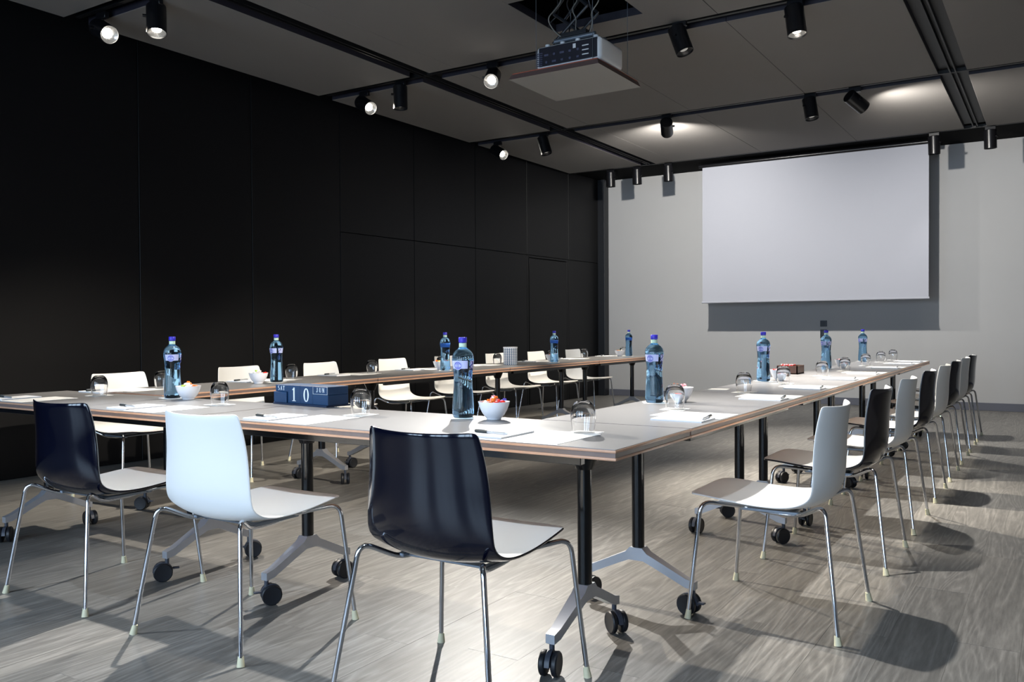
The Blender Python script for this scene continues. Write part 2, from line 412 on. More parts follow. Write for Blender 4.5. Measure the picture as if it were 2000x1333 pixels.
# ------------------------------------------------------------------ spot lamps
LR, LL = .067, .215
def lamp_at(x, y, aim, power, cone, col, label, star, group=None):
    piv = Vector((x, y, 3.285)); d = (Vector(aim) - piv).normalized()
    t = thing('track_spotlight', label, 'spotlight', (x, y, ZC - .018), 0, group)
    q = d.to_track_quat('-Z', 'Y').to_matrix().to_4x4()
    mtx = Matrix.Translation(piv - t.location) @ q
    b = B()     # body: open cylinder with a wall, along -Z
    lathe(b, [(0, .085), (LR - .006, .085), (LR, .079), (LR, -.13), (LR - .004, -.13), (LR - .004, -.095), (0, -.094)], 32, mtx=mtx); recalc(b)
    finish('lamp_body', b, m_lampb, t, 40)
    b = B(); lathe(b, [(LR - .0045, -.118), (.038, -.097), (0, -.096)], 28, mtx=mtx); bright = star or 'silver' in label or 'cut off' in label; finish('reflector', b, m_refl if bright else m_refl2, t, 60)
    b = B(); lathe(b, [(0, -.104), (.030, -.104), (.030, -.0985), (0, -.0985)], 24, mtx=mtx); recalc(b)
    finish('lamp_lens', b, m_lens if star else m_lens2 if bright else m_lens3, t)
    b = B(); box(b, (0, 0, .006), (.11, .034, .048), .002, seg=1); tube(b, [(0, 0, -.02), (0, 0, -.075)], .011, 12)
    finish('track_adapter', b, m_lampb, t, 40)
    b = B(); sd = (q @ Vector((1, 0, 0))); tube(b, [piv - t.location + sd * (LR - .004), piv - t.location + sd * (LR + .022)], .011, 10)
    finish('knob', b, m_lampb, t, 40)
    ld = bpy.data.lights.new('spot_light', 'SPOT'); ld.energy = power; ld.color = col; ld.spot_size = math.radians(cone); ld.spot_blend = 1.0 if cone > 90 else .9
    ld.shadow_soft_size = .028
    lo = bpy.data.objects.new('spot_light', ld); C.objects.link(lo); lo.parent = t
    lo.matrix_local = Matrix.Translation(piv - t.location + d * .150) @ q
for a in LAMPS: lamp_at(*a, 'glaring' in a[6])
for i, a in enumerate(LAMPS_OUT):
    lamp_at(*a, 'black ceiling spotlight outside the picture, beyond its %s edge' % ('right' if a[0] > 1 else 'top'), False, 'spotlights outside the picture')

# ------------------------------------------------------------------ projection screen
sx0, sx1, SY = -4.305, -1.365, 11.90
b = B(); box(b, ((sx0 + sx1) / 2, SY, (1.45 + 3.42) / 2), (sx1 - sx0, .003, 3.42 - 1.45)); scr = thing('projection_screen', 'large white pull-down projection screen hanging before the far wall', 'screen', ((sx0 + sx1) / 2, SY, 1.43))
o = finish('screen_fabric', b, m_screen, scr); o.location = (-scr.location.x, -SY, -1.43)
b = B(); tube(b, [(-(sx1 - sx0) / 2 - .01, 0, .012), ((sx1 - sx0) / 2 + .01, 0, .012)], .014, 12); finish('bottom_bar', b, m_screen, scr, 40)
b = B(); tube(b, [(-(sx1 - sx0) / 2 - .05, 0, 1.965), ((sx1 - sx0) / 2 + .05, 0, 1.965)], .028, 14); finish('roller', b, m_lampb, scr, 40)

# wall plates
for z, l in ((1.13, 'upper dark square socket plate on the far wall'), (.985, 'lower dark square socket plate on the far wall behind a bottle')):
    t = thing('socket_plate', l, 'socket', (-2.775, YF, z))
    b = B(); box(b, (0, -.005, 0), (.09, .010, .085 if z > 1.1 else .12), .003); finish('plate', b, m_plate, t)
    b = B(); box(b, (0, -.0105, 0), (.045, .004, .045), .001); finish('insert', b, m_frame, t)

# ------------------------------------------------------------------ projector and lift
PX0, PX1, PY0 = -3.12, -2.61, 5.25
lift = thing('projector_lift', 'grey ceiling tile lowered on wires below the open hatch', 'lift', (-2.945, 5.52, 2.86))
b = B()
lo_ = [b.verts.new(p) for p in ((-.355, -.345, 0), (.355, -.345, 0), (.355, .345, 0), (-.355, .345, 0))]
hi_ = [b.verts.new(p) for p in ((-.340, -.330, .036), (.340, -.330, .036), (.340, .330, .036), (-.340, .330, .036))]
b.faces.new(lo_[::-1]); b.faces.new(hi_)
for k in range(4): b.faces.new((lo_[k], lo_[(k + 1) % 4], hi_[(k + 1) % 4], hi_[k]))
recalc(b); b.normal_update()
for f_ in b.faces: f_.material_index = 0 if f_.normal.z < -.9 else 1
finish('lift_tile', b, [m_tile_lit, m_tedge], lift)
b = B(); box(b, (0, 0, .0405), (.672, .652, .008)); finish('tile_edge', b, m_orange, lift)
for sx in (-.165, .28):
    for sy in (-.28, .28):
        b = B(); tube(b, [(sx, sy, .044), (sx, sy, .88)], .0022, 6); finish('lift_wire', b, m_steel, lift)
pj = thing('projector', 'white video projector with a dark connector side on the lowered tile', 'projector', ((PX0 + PX1) / 2, PY0 + .18, 2.906))
W2, D2, H = (PX1 - PX0) / 2, .18, .165
b = B(); box(b, (0, 0, H / 2 + .006), (2 * W2, 2 * D2, H), .03, seg=4); finish('projector_body', b, m_pjw, pj, 50)
b = B(); box(b, (0, -D2 + .004, H / 2 + .010), (2 * W2 - .05, .014, H - .032), .006); bd = finish('connector_panel', b, m_pjd, pj)
rnd = random.Random(3)
for k in range(10):
    b = B(); px = -W2 + .09 + (k % 5) * .062; pz = .05 + (k // 5) * .05
    if k % 3 == 0: tube(b, [(px, -D2 - .008, pz), (px, -D2 + .002, pz)], .009, 10)
    else: box(b, (px, -D2 - .004, pz), (.035 if k % 2 else .02, .010, .014), .002)
    finish('port', b, m_pjp, bd)
for pz in (.058, .088, .118):
    b = B(); box(b, (W2 - .115, -D2 - .0036, pz), (.05, .0012, .007)); finish('printed_mark', b, m_pjw, bd)
b = B(); box(b, (W2 - .20, -D2 - .0036, .128), (.022, .0012, .03)); finish('sticker', b, m_pjw, bd)
for k in range(7):
    b = B(); box(b, (-W2 + .035, -D2 - .004, .035 + k * .014), (.045, .006, .006)); finish('vent_slat', b, m_pjp, bd)
for sx in (-W2 + .07, -W2 + .19, W2 - .20, W2 - .06):
    b = B(); lathe(b, [(0, 0), (.016, 0), (.018, .012), (.018, .022), (0, .022)], 14, (sx, -D2 + .05, H + .002)); recalc(b); finish('foot', b, m_pjw, pj, 40)
for sy in (-1, 1):
    b = B(); tube(b, [(-W2 + .10 , sy * .08, H + .055), (W2 - .09, sy * .08, H + .055)], .018, 12); finish('mount_rail', b, m_steel, pj, 40)
b = B(); lathe(b, [(0, -.02), (.05, -.02), (.05, .02), (.04, .024), (0, .015)], 24, mtx=Matrix.Translation((.10, D2 + .01, H / 2)) @ Matrix.Rotation(-PI / 2, 4, 'X')); recalc(b); finish('lens', b, m_lampb, pj, 40)
b = B(); box(b, (-.02, 0, H + .03), (.26, .14, .05), .004); box(b, (-.02, 0, H + .10), (.20, .12, .03), .004); finish('mount_plate', b, m_frame, pj)
# scissor arms of the lift
for k, (xa, xb, ya) in enumerate(((-.16, .12, -.05), (.12, -.16, -.05), (-.16, .12, .12), (.12, -.16, .12))):
    b = B(); tube(b, [(xa, ya, .30), (xb, ya + (.012 if k % 2 else 0), .52)], .011, 8); tube(b, [(xb, ya, .52), (xa, ya, .80)], .011, 8); finish('scissor_arm', b, m_frame, lift, 40)
# cables looping from the hatch
for k in range(6):
    rr = random.Random(20 + k); x0 = -3.12 + .075 * k; y0 = 5.42 + rr.uniform(-.04, .08); pts = [(x0, y0, 3.70)]
    for j in range(6): pts.append((x0 + rr.uniform(-.07, .07), y0 + rr.uniform(-.06, .06), 3.60 - j * .075))
    pts.append((-2.95 + .03 * k, 5.42, 3.11))
    b = B(); tube(b, round_path(pts, .06, 4), .0045, 6)
    tag(finish('cable', b, m_cable if k % 2 else m_frame, None, 60), ('pale' if k % 2 else 'dark') + ' looping cable hanging from the ceiling hatch onto the projector', 'cable', ('pale' if k % 2 else 'dark') + ' cables in the projector hatch')

# ------------------------------------------------------------------ tables
TH = .74
def leg_parts(t, lx, ly, ax):
    """one column leg at (lx,ly), its foot running across the table along local axis Y; ax: +1/-1 side of the brace"""
    b = B(); tube(b, [(lx, ly, .215), (lx, ly, .665)], .0245, 24); finish('column', b, m_col, t, 40)
    b = B(); box(b, (lx, ly, .690), (.10, .30, .03), .012); lathe(b, [(0, .62), (.030, .62), (.034, .63), (.050, .668), (.055, .68), (0, .68)], 24, (lx, ly, 0)); recalc(b); finish('tilt_mount', b, m_col, t, 40)
    b = B()
    prof = [(-.238, .128), (-.20, .138), (-.045, .212), (-.026, .232), (.026, .232), (.045, .212), (.20, .138), (.238, .128), (.238, .098), (.20, .104), (.07, .165), (.03, .182), (-.03, .182), (-.07, .165), (-.20, .104), (-.238, .098)]
    # tapered foot: wide at the hub, narrow at the tips
    A, Bv = [], []
    for y, z in prof:
        hw = .026 - .010 * min(1, abs(y) / .238)
        A.append(b.verts.new((lx - hw, ly + y, z))); Bv.append(b.verts.new((lx + hw, ly + y, z)))
    n = len(A)
    for k in range(n): b.faces.new((A[k], A[(k + 1) % n], Bv[(k + 1) % n], Bv[k]))
    for k in range(7):
        for V in (A, Bv): b.faces.new((V[k], V[k + 1], V[n - 2 - k], V[n - 1 - k]))
    recalc(b); finish('foot', b, m_alu, t, 30)
    b = B(); tube(b, [(lx, ly + .02, .655), (lx + ax * .30, ly + .02, .70)], .006, 8); finish('brace', b, m_steel, t, 40)
    for s in (-1, 1):
        a = random.uniform(0, 2 * PI); cx, cy = lx, ly + s * .226
        b = B(); tube(b, [(cx, cy, .072), (cx, cy, .112)], .009, 10)
        rot = Matrix.Translation((cx, cy, 0)) @ Matrix.Rotation(a, 4, 'Z')
        # fork / hood: arc over the wheels
        arc = [(.018 + .042 * math.cos(th), .040 + .042 * math.sin(th)) for th in [PI * k / 8 for k in range(9)]]
        inn = [(.018 + .020 * math.cos(th), .040 + .020 * math.sin(th)) for th in [PI * k / 8 for k in range(9)]]
        vs0 = len(b.verts); b.verts.ensure_lookup_table(); pre = set(b.verts)
        poly(b, [(x, -.008, z) for x, z in arc + inn[::-1]], (0, .016, 0))
        box(b, (-.036, 0, .052), (.028, .02, .007), .002, seg=1)
        new = [v for v in b.verts if v not in pre]; bmesh.ops.transform(b, matrix=rot, verts=new)
        recalc(b); cs = finish('caster', b, m_hous, t, 40)
        for sy in (-1, 1):
            b = B(); lathe(b, [(0, -.012), (.030, -.012), (.038, -.008), (.040, -.004), (.040, .006), (.036, .010), (.028, .009), (0, .009)], 20,
                           mtx=rot @ Matrix.Translation((.018, sy * .020, .040)) @ Matrix.Rotation(-sy * PI / 2, 4, 'X')); recalc(b)
            finish('wheel', b, m_rub, cs, 40)
def table(L, D, legs, loc, rz, label, group):
    """local X along the table, local Y across; origin on the floor under its centre"""
    t = thing('folding_table', label, 'table', loc, rz, group)
    g = .002
    b = B(); box(b, (0, 0, TH - .002), (L - 2 * g - .006, D - .004, .004)); finish('tabletop', b, m_top, t)
    for z0, z1 in ((.729, .738), (.706, .715)):
        b = B(); box(b, (0, 0, (z0 + z1) / 2), (L - 2 * g, D, z1 - z0), .003); finish('edge_lipping', b, m_ply, t, 30)
    b = B(); box(b, (0, 0, .722), (L - 2 * g - .006, D - .006, .0145)); finish('table_core', b, m_core, t)
    for s in (-1, 1):
        b = B(); box(b, (0, s * (D / 2 - .075), .690), (L - .30, .028, .032), .002, seg=1); finish('rail', b, m_col, t)
    for k, lx in enumerate(legs): leg_parts(t, lx, 0, 1 if lx < 0 else -1)
    return t
gt = 'grey folding tables set as a hollow rectangle'
FY0, FY1 = 2.275, 2.885
fc = (FY0 + FY1) / 2; fd = FY1 - FY0
table(1.945, fd, (-1.35 + 2.0575, -2.66 + 2.0575), (-2.0575, fc, 0), 0, 'grey folding table at the near right corner with the candy bowl on it', gt)
table(1.930, fd, (-3.29 + 3.995, -4.62 + 3.995), (-3.995, fc, 0), 0, 'grey folding table at the left end of the front row', gt)
ordn = ['first', 'second', 'third', 'fourth']
for k in range(4):      # right column
    y0 = 2.89 + 1.675 * k; yc = y0 + .8375; legs = [(3.12, 4.40), (4.83, 6.11), (6.55, 7.73), (8.25, 9.34)][k]
    table(1.675, .615, [l - yc for l in legs], (-1.395, yc, 0), PI / 2, '%s grey table from the near end of the right-hand row' % ordn[k], gt)
for k in range(4):      # left column
    y0 = 2.95 + 1.78 * k; yc = y0 + .89; legs = [(3.22, 4.49), (5.02, 6.26), (6.80, 8.04), (8.58, 9.85)][k]
    table(1.78, .66, [l - yc for l in legs], (-4.48, yc, 0), PI / 2, '%s grey table from the near end of the left-hand row' % ordn[k], gt)

# ------------------------------------------------------------------ chairs
PROF = [(.315, .452), (.290, .455), (.22, .450), (.13, .438), (.03, .427), (-.06, .423), (-.12, .428), (-.165, .443), (-.197, .470),
        (-.215, .510), (-.222, .56), (-.224, .62), (-.226, .68), (-.231, .74), (-.237, .785), (-.240, .808)]
HW = [.185, .203, .215, .222, .227, .230, .231, .231, .230, .229, .226, .222, .216, .208, .200, .193]
EC = [.004, .006, .008, .010, .014, .020, .028, .036, .044, .052, .056, .058, .058, .055, .052, .050]
def shell_grid(off, inset=0):
    n = len(PROF); G = []
    for i in range(n):
        p = Vector((0,) + PROF[i]); a = Vector((0,) + PROF[max(i - 1, 0)]); c = Vector((0,) + PROF[min(i + 1, n - 1)])
        t = (c - a).normalized(); nr = Vector((0, t.z, -t.y)) * 1
        if i < 6 and nr.z < 0: nr = -nr
        if nr.y < 0 and i >= 6: nr = -nr
        if inset and i == 0: p = p - t * -inset
        if inset and i == n - 1: p = p - t * inset
        row = []
        for k in range(15):
            u = -1 + 2 * k / 14; h = HW[i] - inset
            # rounded front corners
            e = EC[i] * (abs(u) ** 2.2)
            q = p + nr * (e + off); q.x = h * u
            if i == 0: q.y -= .028 * abs(u) ** 6
            row.append(q)
        G.append(row)
    return G
def shell_mesh(thick=.0085):
    b = B(); Ga, Gb = shell_grid(-thick), shell_grid(0)
    va = [[b.verts.new(q) for q in r] for r in Ga]; vb = [[b.verts.new(q) for q in r] for r in Gb]
    n, m = len(va), len(va[0])
    for i in range(n - 1):
        for k in range(m - 1):
            b.faces.new((va[i][k], va[i][k + 1], va[i + 1][k + 1], va[i + 1][k])); b.faces.new((vb[i][k], vb[i + 1][k], vb[i + 1][k + 1], vb[i][k + 1]))
    for i in range(n - 1):
        for k in (0, m - 1): b.faces.new((va[i][k], va[i + 1][k], vb[i + 1][k], vb[i][k]))
    for k in range(m - 1):
        for i in (0, n - 1): b.faces.new((va[i][k], va[i][k + 1], vb[i][k + 1], vb[i][k]))
    recalc(b); bmesh.ops.subdivide_edges(b, edges=[], cuts=0)
    return b
def lining_mesh():
    b = B(); G0, G1 = shell_grid(.0004, .0022), shell_grid(.0016, .0022)
    va = [[b.verts.new(q) for q in r] for r in G0]; vb = [[b.verts.new(q) for q in r] for r in G1]
    n, m = len(va), len(va[0])
    for i in range(n - 1):
        for k in range(m - 1):
            b.faces.new((va[i][k], va[i][k + 1], va[i + 1][k + 1], va[i + 1][k])); b.faces.new((vb[i][k], vb[i + 1][k], vb[i + 1][k + 1], vb[i][k + 1]))
    for i in range(n - 1):
        for k in (0, m - 1): b.faces.new((va[i][k], va[i + 1][k], vb[i + 1][k], vb[i][k]))
    for k in range(m - 1):
        for i in (0, n - 1): b.faces.new((va[i][k], va[i][k + 1], vb[i][k + 1], vb[i][k]))
    recalc(b); return b
def make_chair(dark):
    t = thing('side_chair', '', 'chair')
    sh = finish('shell', shell_mesh(), m_black if dark else m_white, t, 45)
    sh.modifiers.new('sub', 'SUBSURF').levels = 1; sh.modifiers['sub'].render_levels = 2
    if dark:
        ln = finish('seat_lining', lining_mesh(), m_white, t, 45); ln['label'] = 'white inner face of the black shell'
        ln.modifiers.new('sub', 'SUBSURF').levels = 1; ln.modifiers['sub'].render_levels = 2
    for sx in (-1, 1):
        for sy in (1, -1):
            fx, fy = sx * .287, (.270 if sy > 0 else -.270)
            top = (sx * (.248 if sy > 0 else .222), .232 if sy > 0 else -.212, .440 if sy > 0 else .463)
            inn = (sx * .150, .100 if sy > 0 else -.105, .417 if sy > 0 else .402)
            b = B(); tube(b, round_path([(fx, fy, .012), top, inn, (sx * .150, 0, .405)], .045, 6), .008, 12)
            lg = finish('leg', b, m_chrome, t, 50)
            d = (Vector(top) - Vector((fx, fy, .012))).normalized()
            b = B(); p0 = Vector((fx, fy, .003)) - d * .0; tube(b, [(fx - d.x * .005, fy - d.y * .005, 0), Vector((fx, fy, 0)) + d * .034], .0135, 12, .0095)
            finish('foot_cap', b, m_foot, lg, 50)
    for sx in (-1, 1):
        b = B(); box(b, (sx * .150, 0, .4115), (.024, .22, .012), .002, seg=1); finish('seat_rail', b, m_steel, t)
    b = B(); box(b, (0, -.07, .4075), (.30, .03, .008), .002, seg=1); box(b, (0, .08, .4125), (.30, .03, .008), .002, seg=1); finish('seat_frame', b, m_steel, t)
    return t
ch_w, ch_b = make_chair(False), make_chair(True)
gf, gr, gl = 'chairs along the front row', 'chairs along the right-hand row', 'chairs along the left-hand row'
place(ch_b, (-3.425, 2.155, 0), 0, 'black-backed chair with white seat at the lower left of the picture', gf)
place(ch_w, (-2.525, 2.140, 0), 0, 'all-white chair with pale blue lit back between two black-backed chairs', gf)
place(ch_b, (-1.530, 2.120, 0), 0, 'glossy black-backed chair nearest the camera in the front middle', gf)
RY = [3.36, 4.34, 5.20, 6.15, 7.00, 7.87, 8.64, 9.42]
on = ['first', 'second', 'third', 'fourth', 'fifth', 'sixth', 'seventh', 'eighth']
for k, y in enumerate(RY):
    place(ch_b if k % 2 else ch_w, (-.902, y, 0), PI / 2, '%s chair, %s, %s of the right-hand row' % ('black-backed' if k % 2 else 'all-white', 'facing left', (on[k] + ' from the near end') if k < 7 else 'last at the far end'), gr)
LY = [3.46, 4.47, 5.33, 6.28, 7.12, 8.05, 8.93, 9.88]
for k, y in enumerate(LY):
    place(ch_w if k % 2 else ch_b, (-5.14, y, 0), -PI / 2, '%s chair by the black wall, %s' % ('white' if k % 2 else 'white-lined black', (on[k] + ' from the near end of the left row') if k < 7 else 'last at the far end of the left row'), gl)

# ------------------------------------------------------------------ table settings
def make_glass():
    b = B()
    out = [(.0365, 0), (.0395, .018), (.0425, .040), (.0435, .056), (.0425, .072), (.0385, .088), (.0315, .100), (.0245, .1065), (.0200, .1085), (0, .1085)]
    inn = [(0, .0985), (.017, .0975), (.0255, .0925), (.0345, .083), (.0395, .070), (.0412, .056), (.0403, .040), (.0375, .018), (.0347, 0)]
    lathe(b, out + inn, 32, close=True); recalc(b)
    o = finish('water_glass', b, m_glass, None, 60)
    return tag(o, '', 'glass')
def make_bottle():
    t = thing('water_bottle', '', 'bottle')
    b = B()
    prof = [(0, .004), (.030, .003), (.036, 0), (.0415, .004), (.0435, .016), (.0432, .04), (.0415, .075), (.0388, .11), (.0370, .145), (.0375, .17), (.0400, .195), (.0428, .215), (.0440, .230), (.0432, .243), (.0395, .256), (.0310, .267), (.0210, .274), (.0155, .280), (.0140, .287), (.0140, .300), (0, .300)]
    lathe(b, prof, 32); recalc(b); finish('bottle_glass', b, m_blue, t, 50)
    b = B(); lathe(b, [(0, .2995), (.0160, .2995), (.0170, .302), (.0170, .318), (.0155, .3205), (0, .3205)], 24); recalc(b); finish('cap', b, m_cap, t, 40)
    b = B(); lathe(b, [(.0152, .280), (.0152, .297), (.0145, .297), (.0145, .280)], 24, close=True); recalc(b); finish('neck_label', b, m_necklab, t, 40)
    # wrap-around band, open at the back
    def patch(bm, a0, a1, z0, z1, rr, n=18, nz=3):
        def rad(z):
            for (r1, q1), (r2, q2) in zip(prof[2:], prof[3:]):
                if q1 <= z <= q2: return r1 + (r2 - r1) * (z - q1) / max(1e-6, q2 - q1)
            return .044
        G = [[bm.verts.new(((rad(z0 + (z1 - z0) * j / nz) + rr) * math.cos(a0 + (a1 - a0) * i / n), (rad(z0 + (z1 - z0) * j / nz) + rr) * math.sin(a0 + (a1 - a0) * i / n), z0 + (z1 - z0) * j / nz)) for i in range(n + 1)] for j in range(nz + 1)]
        for j in range(nz):
            for i in range(n): bm.faces.new((G[j][i], G[j][i + 1], G[j + 1][i + 1], G[j + 1][i]))
        return rad
    b = B(); patch(b, -1.35, .35, .196, .228, .0007); patch(b, .62, 1.6, .196, .228, .0007, 10); lb = finish('label', b, m_lab, t, 50)
    b = B(); rad = patch(B(), 0, .1, .2, .21, 0, 1, 1)
    def disc(bm, ac, zc, ri, ro, rr, n=28):
        rings = []
        for r in (ri, ro):
            rings.append([bm.verts.new(((rad(zc + r * math.sin(th)) + rr) * math.cos(ac + r * math.cos(th) / .0425), (rad(zc + r * math.sin(th)) + rr) * math.sin(ac + r * math.cos(th) / .0425), zc + r * math.sin(th))) for th in [2 * PI * k / n for k in range(n)]])
        for k in range(n): bm.faces.new((rings[0][k], rings[0][(k + 1) % n], rings[1][(k + 1) % n], rings[1][k]))
    disc(b, -.62, .2085, .0005, .0175, .0013); md = finish('medallion', b, m_lab2, t, 50)
    b = B(); disc(b, -.62, .2085, .0150, .0170, .0018); disc(b, -.62, .2085, .0095, .0108, .0018)
    for k in range(3): patch(b, -.62 - .16 + k * .12, -.62 - .10 + k * .12, .203, .2145, .0018, 2, 1)
    finish('emblem', b, m_lab, md, 50)
    # a blue script mark running down one side
    b = B(); pts = []
    for k in range(40):
        s = k / 39; z = .225 - .075 * s; a = .78 + .16 * math.sin(s * 17); r = rad(z) + .0016
        pts.append((r * math.cos(a), r * math.sin(a), z))
    tube(b, pts, .0016, 5); finish('script_mark', b, m_ink, t, 60)
    return t
def make_bowl():
    b = B()
    out = [(0, .001), (.026, 0), (.029, .002), (.029, .007), (.033, .011), (.043, .022), (.052, .038), (.058, .054), (.0615, .068), (.0625, .071)]
    inn = [(.0605, .071), (.0595, .068), (.055, .052), (.049, .037), (.040, .023), (.028, .014), (0, .011)]
    lathe(b, out + inn, 36); recalc(b)
    return tag(finish('candy_bowl', b, m_china, None, 50), '', 'bowl')
def make_sweet(col):
    b = B(); lathe(b, [(0, -.011), (.005, -.0105), (.0085, -.006), (.0095, 0), (.0085, .006), (.005, .0105), (0, .011)], 8)
    for s in (-1, 1):
        rim = [b.verts.new(((.009 + .002 * (k % 2)) * math.cos(2 * PI * k / 8), (.004 + .003 * (k % 2)) * math.sin(2 * PI * k / 8), s * .022)) for k in range(8)]
        ap = b.verts.new((0, 0, s * .0100))
        for k in range(8): b.faces.new((ap, rim[k], rim[(k + 1) % 8]))
        b.faces.new(rim)
    recalc(b); return tag(finish('wrapped_sweet', b, CANDY[col], None, 60), '', 'sweet')
def make_sheet():
    b = B(); box(b, (0, 0, .0006), (.21, .295, .0012)); return tag(finish('paper_sheet', b, m_paper), '', 'paper')
def make_pad():
    b = B(); box(b, (0, 0, .003), (.148, .205, .006)); t = thing('notepad', '', 'notepad'); finish('pages', b, m_pad, t)
    b = B(); box(b, (0, .097, .0033), (.149, .010, .0072)); finish('binding', b, m_pad, t); return t
def make_pen():
    t = thing('ballpoint_pen', '', 'pen')
    b = B(); tube(b, [(-.07, 0, .0055), (.012, 0, .0055)], .0048, 10); tube(b, [(-.078, 0, .0055), (-.07, 0, .0055)], .0012, 8, .0048); finish('barrel', b, m_pen, t, 50)
    b = B(); tube(b, [(.012, 0, .0055), (.066, 0, .0055)], .0056, 10, .0054); finish('pen_cap', b, m_pencap, t, 50)
    b = B(); box(b, (.044, 0, .0118), (.040, .003, .0014)); finish('clip', b, m_pen, t); return t
def make_coaster():
    b = B(); box(b, (0, 0, .0006), (.105, .105, .0012)); return tag(finish('coaster', b, m_paper), '', 'coaster')
p_glass, p_bot, p_bowl, p_sheet, p_pad, p_pen, p_coast = make_glass(), make_bottle(), make_bowl(), make_sheet(), make_pad(), make_pen(), make_coaster()
p_sw = {c: make_sweet(c) for c in CANDY}
def setting(gx, gy, sx, sy, rz, where, pen_rot=.1, pen_off=(-.200, -.065), pad_dx=-.190):
    """glass at (gx,gy); sheet centre at (sx,sy); rz: the sitter's facing"""
    g = ' at the place settings'
    place(p_glass, (gx, gy, TH + .0012), random.uniform(0, 6), 'upturned clear water glass ' + where, 'upturned glasses' + g)
    place(p_coast, (gx, gy, TH), rz + random.uniform(-.1, .1), 'white paper coaster under the glass ' + where, 'coasters' + g)
    place(p_sheet, (sx, sy, TH), rz + random.uniform(-.02, .02), 'white paper sheet lying ' + where, 'paper sheets' + g)
    ox, oy = pad_dx, -.025; c, s = math.cos(rz), math.sin(rz)
    px, py = sx + ox * c - oy * s, sy + ox * s + oy * c
    place(p_pad, (px, py, TH), rz, 'white notepad beside the sheet ' + where, 'notepads' + g)
    ox2, oy2 = pen_off; px, py = sx + ox2 * c - oy2 * s, sy + ox2 * s + oy2 * c
    place(p_pen, (px, py, TH + .006), rz + pen_rot, 'dark-capped silver pen ' + where, 'pens' + g)
for gx, gy, l in ((-1.36, 2.593, 'at the near right corner of the front table'), (-2.44, 2.672, 'in front of the white front chair'),
                  (-3.36, 2.70, 'in front of the black front chair on the left'), (-4.415, 2.75, 'at the far left end of the front row')):
    setting(gx, gy, gx - .035, 2.44, 0, l, PI - .12)
nth = ['nearest', 'second nearest', 'third nearest', 'fourth nearest', 'fifth nearest', 'sixth nearest', 'seventh nearest', 'farthest']
GR = [3.529, 4.61, 5.419, 6.373, 7.171, 8.161, 9.015, 9.62]
GRX = [-1.403, -1.436, -1.44, -1.42, -1.424, -1.443, -1.455, -1.436]
for k, y in enumerate(GR):
    setting(GRX[k], y, -1.245, y - .19, PI / 2, 'at the %s place of the right row' % nth[k], .12, (-.155, -.110))
GL = [3.27, 4.32, 5.17, 6.08, 6.98, 8.03, 8.80, 9.85]
for k, y in enumerate(GL):
    setting(-4.60, y, -4.655, y - .155, -PI / 2, 'at the %s place of the left row' % nth[k], .2, (.20, -.06), .190)
BOT = [(-2.009, 2.798, -.83, 'beside the candy bowl nearest the camera'), (-3.905, 2.840, -.2, 'at the left end of the front row'),
       (-4.44, 4.035, -1.05, 'on the left row behind the calendar'), (-4.36, 5.817, 2.2, 'on the second table of the left row'),
       (-4.36, 7.678, 2.2, 'on the left row just beyond the patterned tin'), (-4.44, 9.671, 2.2, 'at the far end of the left row'),
       (-1.61, 3.792, -1.05, 'on the near end of the right row'), (-1.62, 5.612, -1.05, 'on the right row just before the wooden box'),
       (-1.645, 7.53, -1.7, 'on the right row in front of the socket plates'), (-1.655, 9.197, -1.7, 'at the far end of the right row')]
for x, y, r, l in BOT:
    place(p_bot, (x, y, TH + .0012), r, 'blue glass water bottle ' + l, 'blue water bottles on the tables')
    place(p_coast, (x, y, TH), r, 'white coaster under the bottle ' + l, 'coasters under the bottles')
BOWL = [(-1.859, 2.795, 'nearest the camera on the front table', 'red pink purple violet orange red pink white red pink orange'), (-3.745, 2.815, 'at the left of the front row', 'orange green yellow orange green white orange'),
        (-4.43, 3.87, 'on the first table of the left row', 'red green pink red green white'), (-4.50, 5.93, 'on the second table of the left row', 'orange white yellow pink orange'),
        (-4.50, 7.86, 'on the third table of the left row', 'white orange pink yellow'), (-4.52, 9.58, 'at the far end of the left row', 'white yellow orange'),
        (-1.515, 3.88, 'behind the nearest bottle of the right row', 'red orange red white orange pink'), (-1.55, 5.74, 'beside the second bottle of the right row', 'pink red pink white red'),
        (-1.55, 7.70, 'beside the third bottle of the right row', 'red pink red pink')]
for x, y, l, cs in BOWL:
    place(p_bowl, (x, y, TH), 0, 'small white china bowl of sweets ' + l, 'white candy bowls')
    cs = cs.split(); n = len(cs); rr = random.Random(int(abs(x * 100)))
    for k, c in enumerate(cs):
        if k < 3: rad, zz = .014, .052
        elif k < n - 2 or n < 6: rad, zz = .036, .066
        else: rad, zz = .013, .078
        a = 2.4 * k + rr.uniform(-.3, .3)
        if n < 6: rad, zz = (.030, .066)
        o = place(p_sw[c], (x + rad * math.cos(a), y + rad * math.sin(a), TH + zz), 0, '%s wrapped sweet in the bowl %s' % (c, l), '%s sweets in the bowl %s' % (c, l))
        o.rotation_euler = (rr.uniform(.9, 1.9), rr.uniform(-.4, .4), rr.uniform(0, 6))
place(p_coast, (-1.63, 4.77, TH), .1, 'white paper coaster lying bare on the right row', 'coasters left bare')

# patterned tin
t = thing('storage_tin', 'round tin with a blue and white triangle pattern on the left row', 'tin', (-4.448, 6.978, TH), .3)
b = B(); lathe(b, [(0, 0), (.066, 0), (.067, .002), (.067, .162), (0, .162)], 40); recalc(b); finish('tin_body', b, m_tin, t, 40)
b = B(); lathe(b, [(0, .160), (.069, .160), (.070, .163), (.070, .171), (.068, .173), (0, .173)], 40); recalc(b); finish('tin_lid', b, m_china, t, 40)
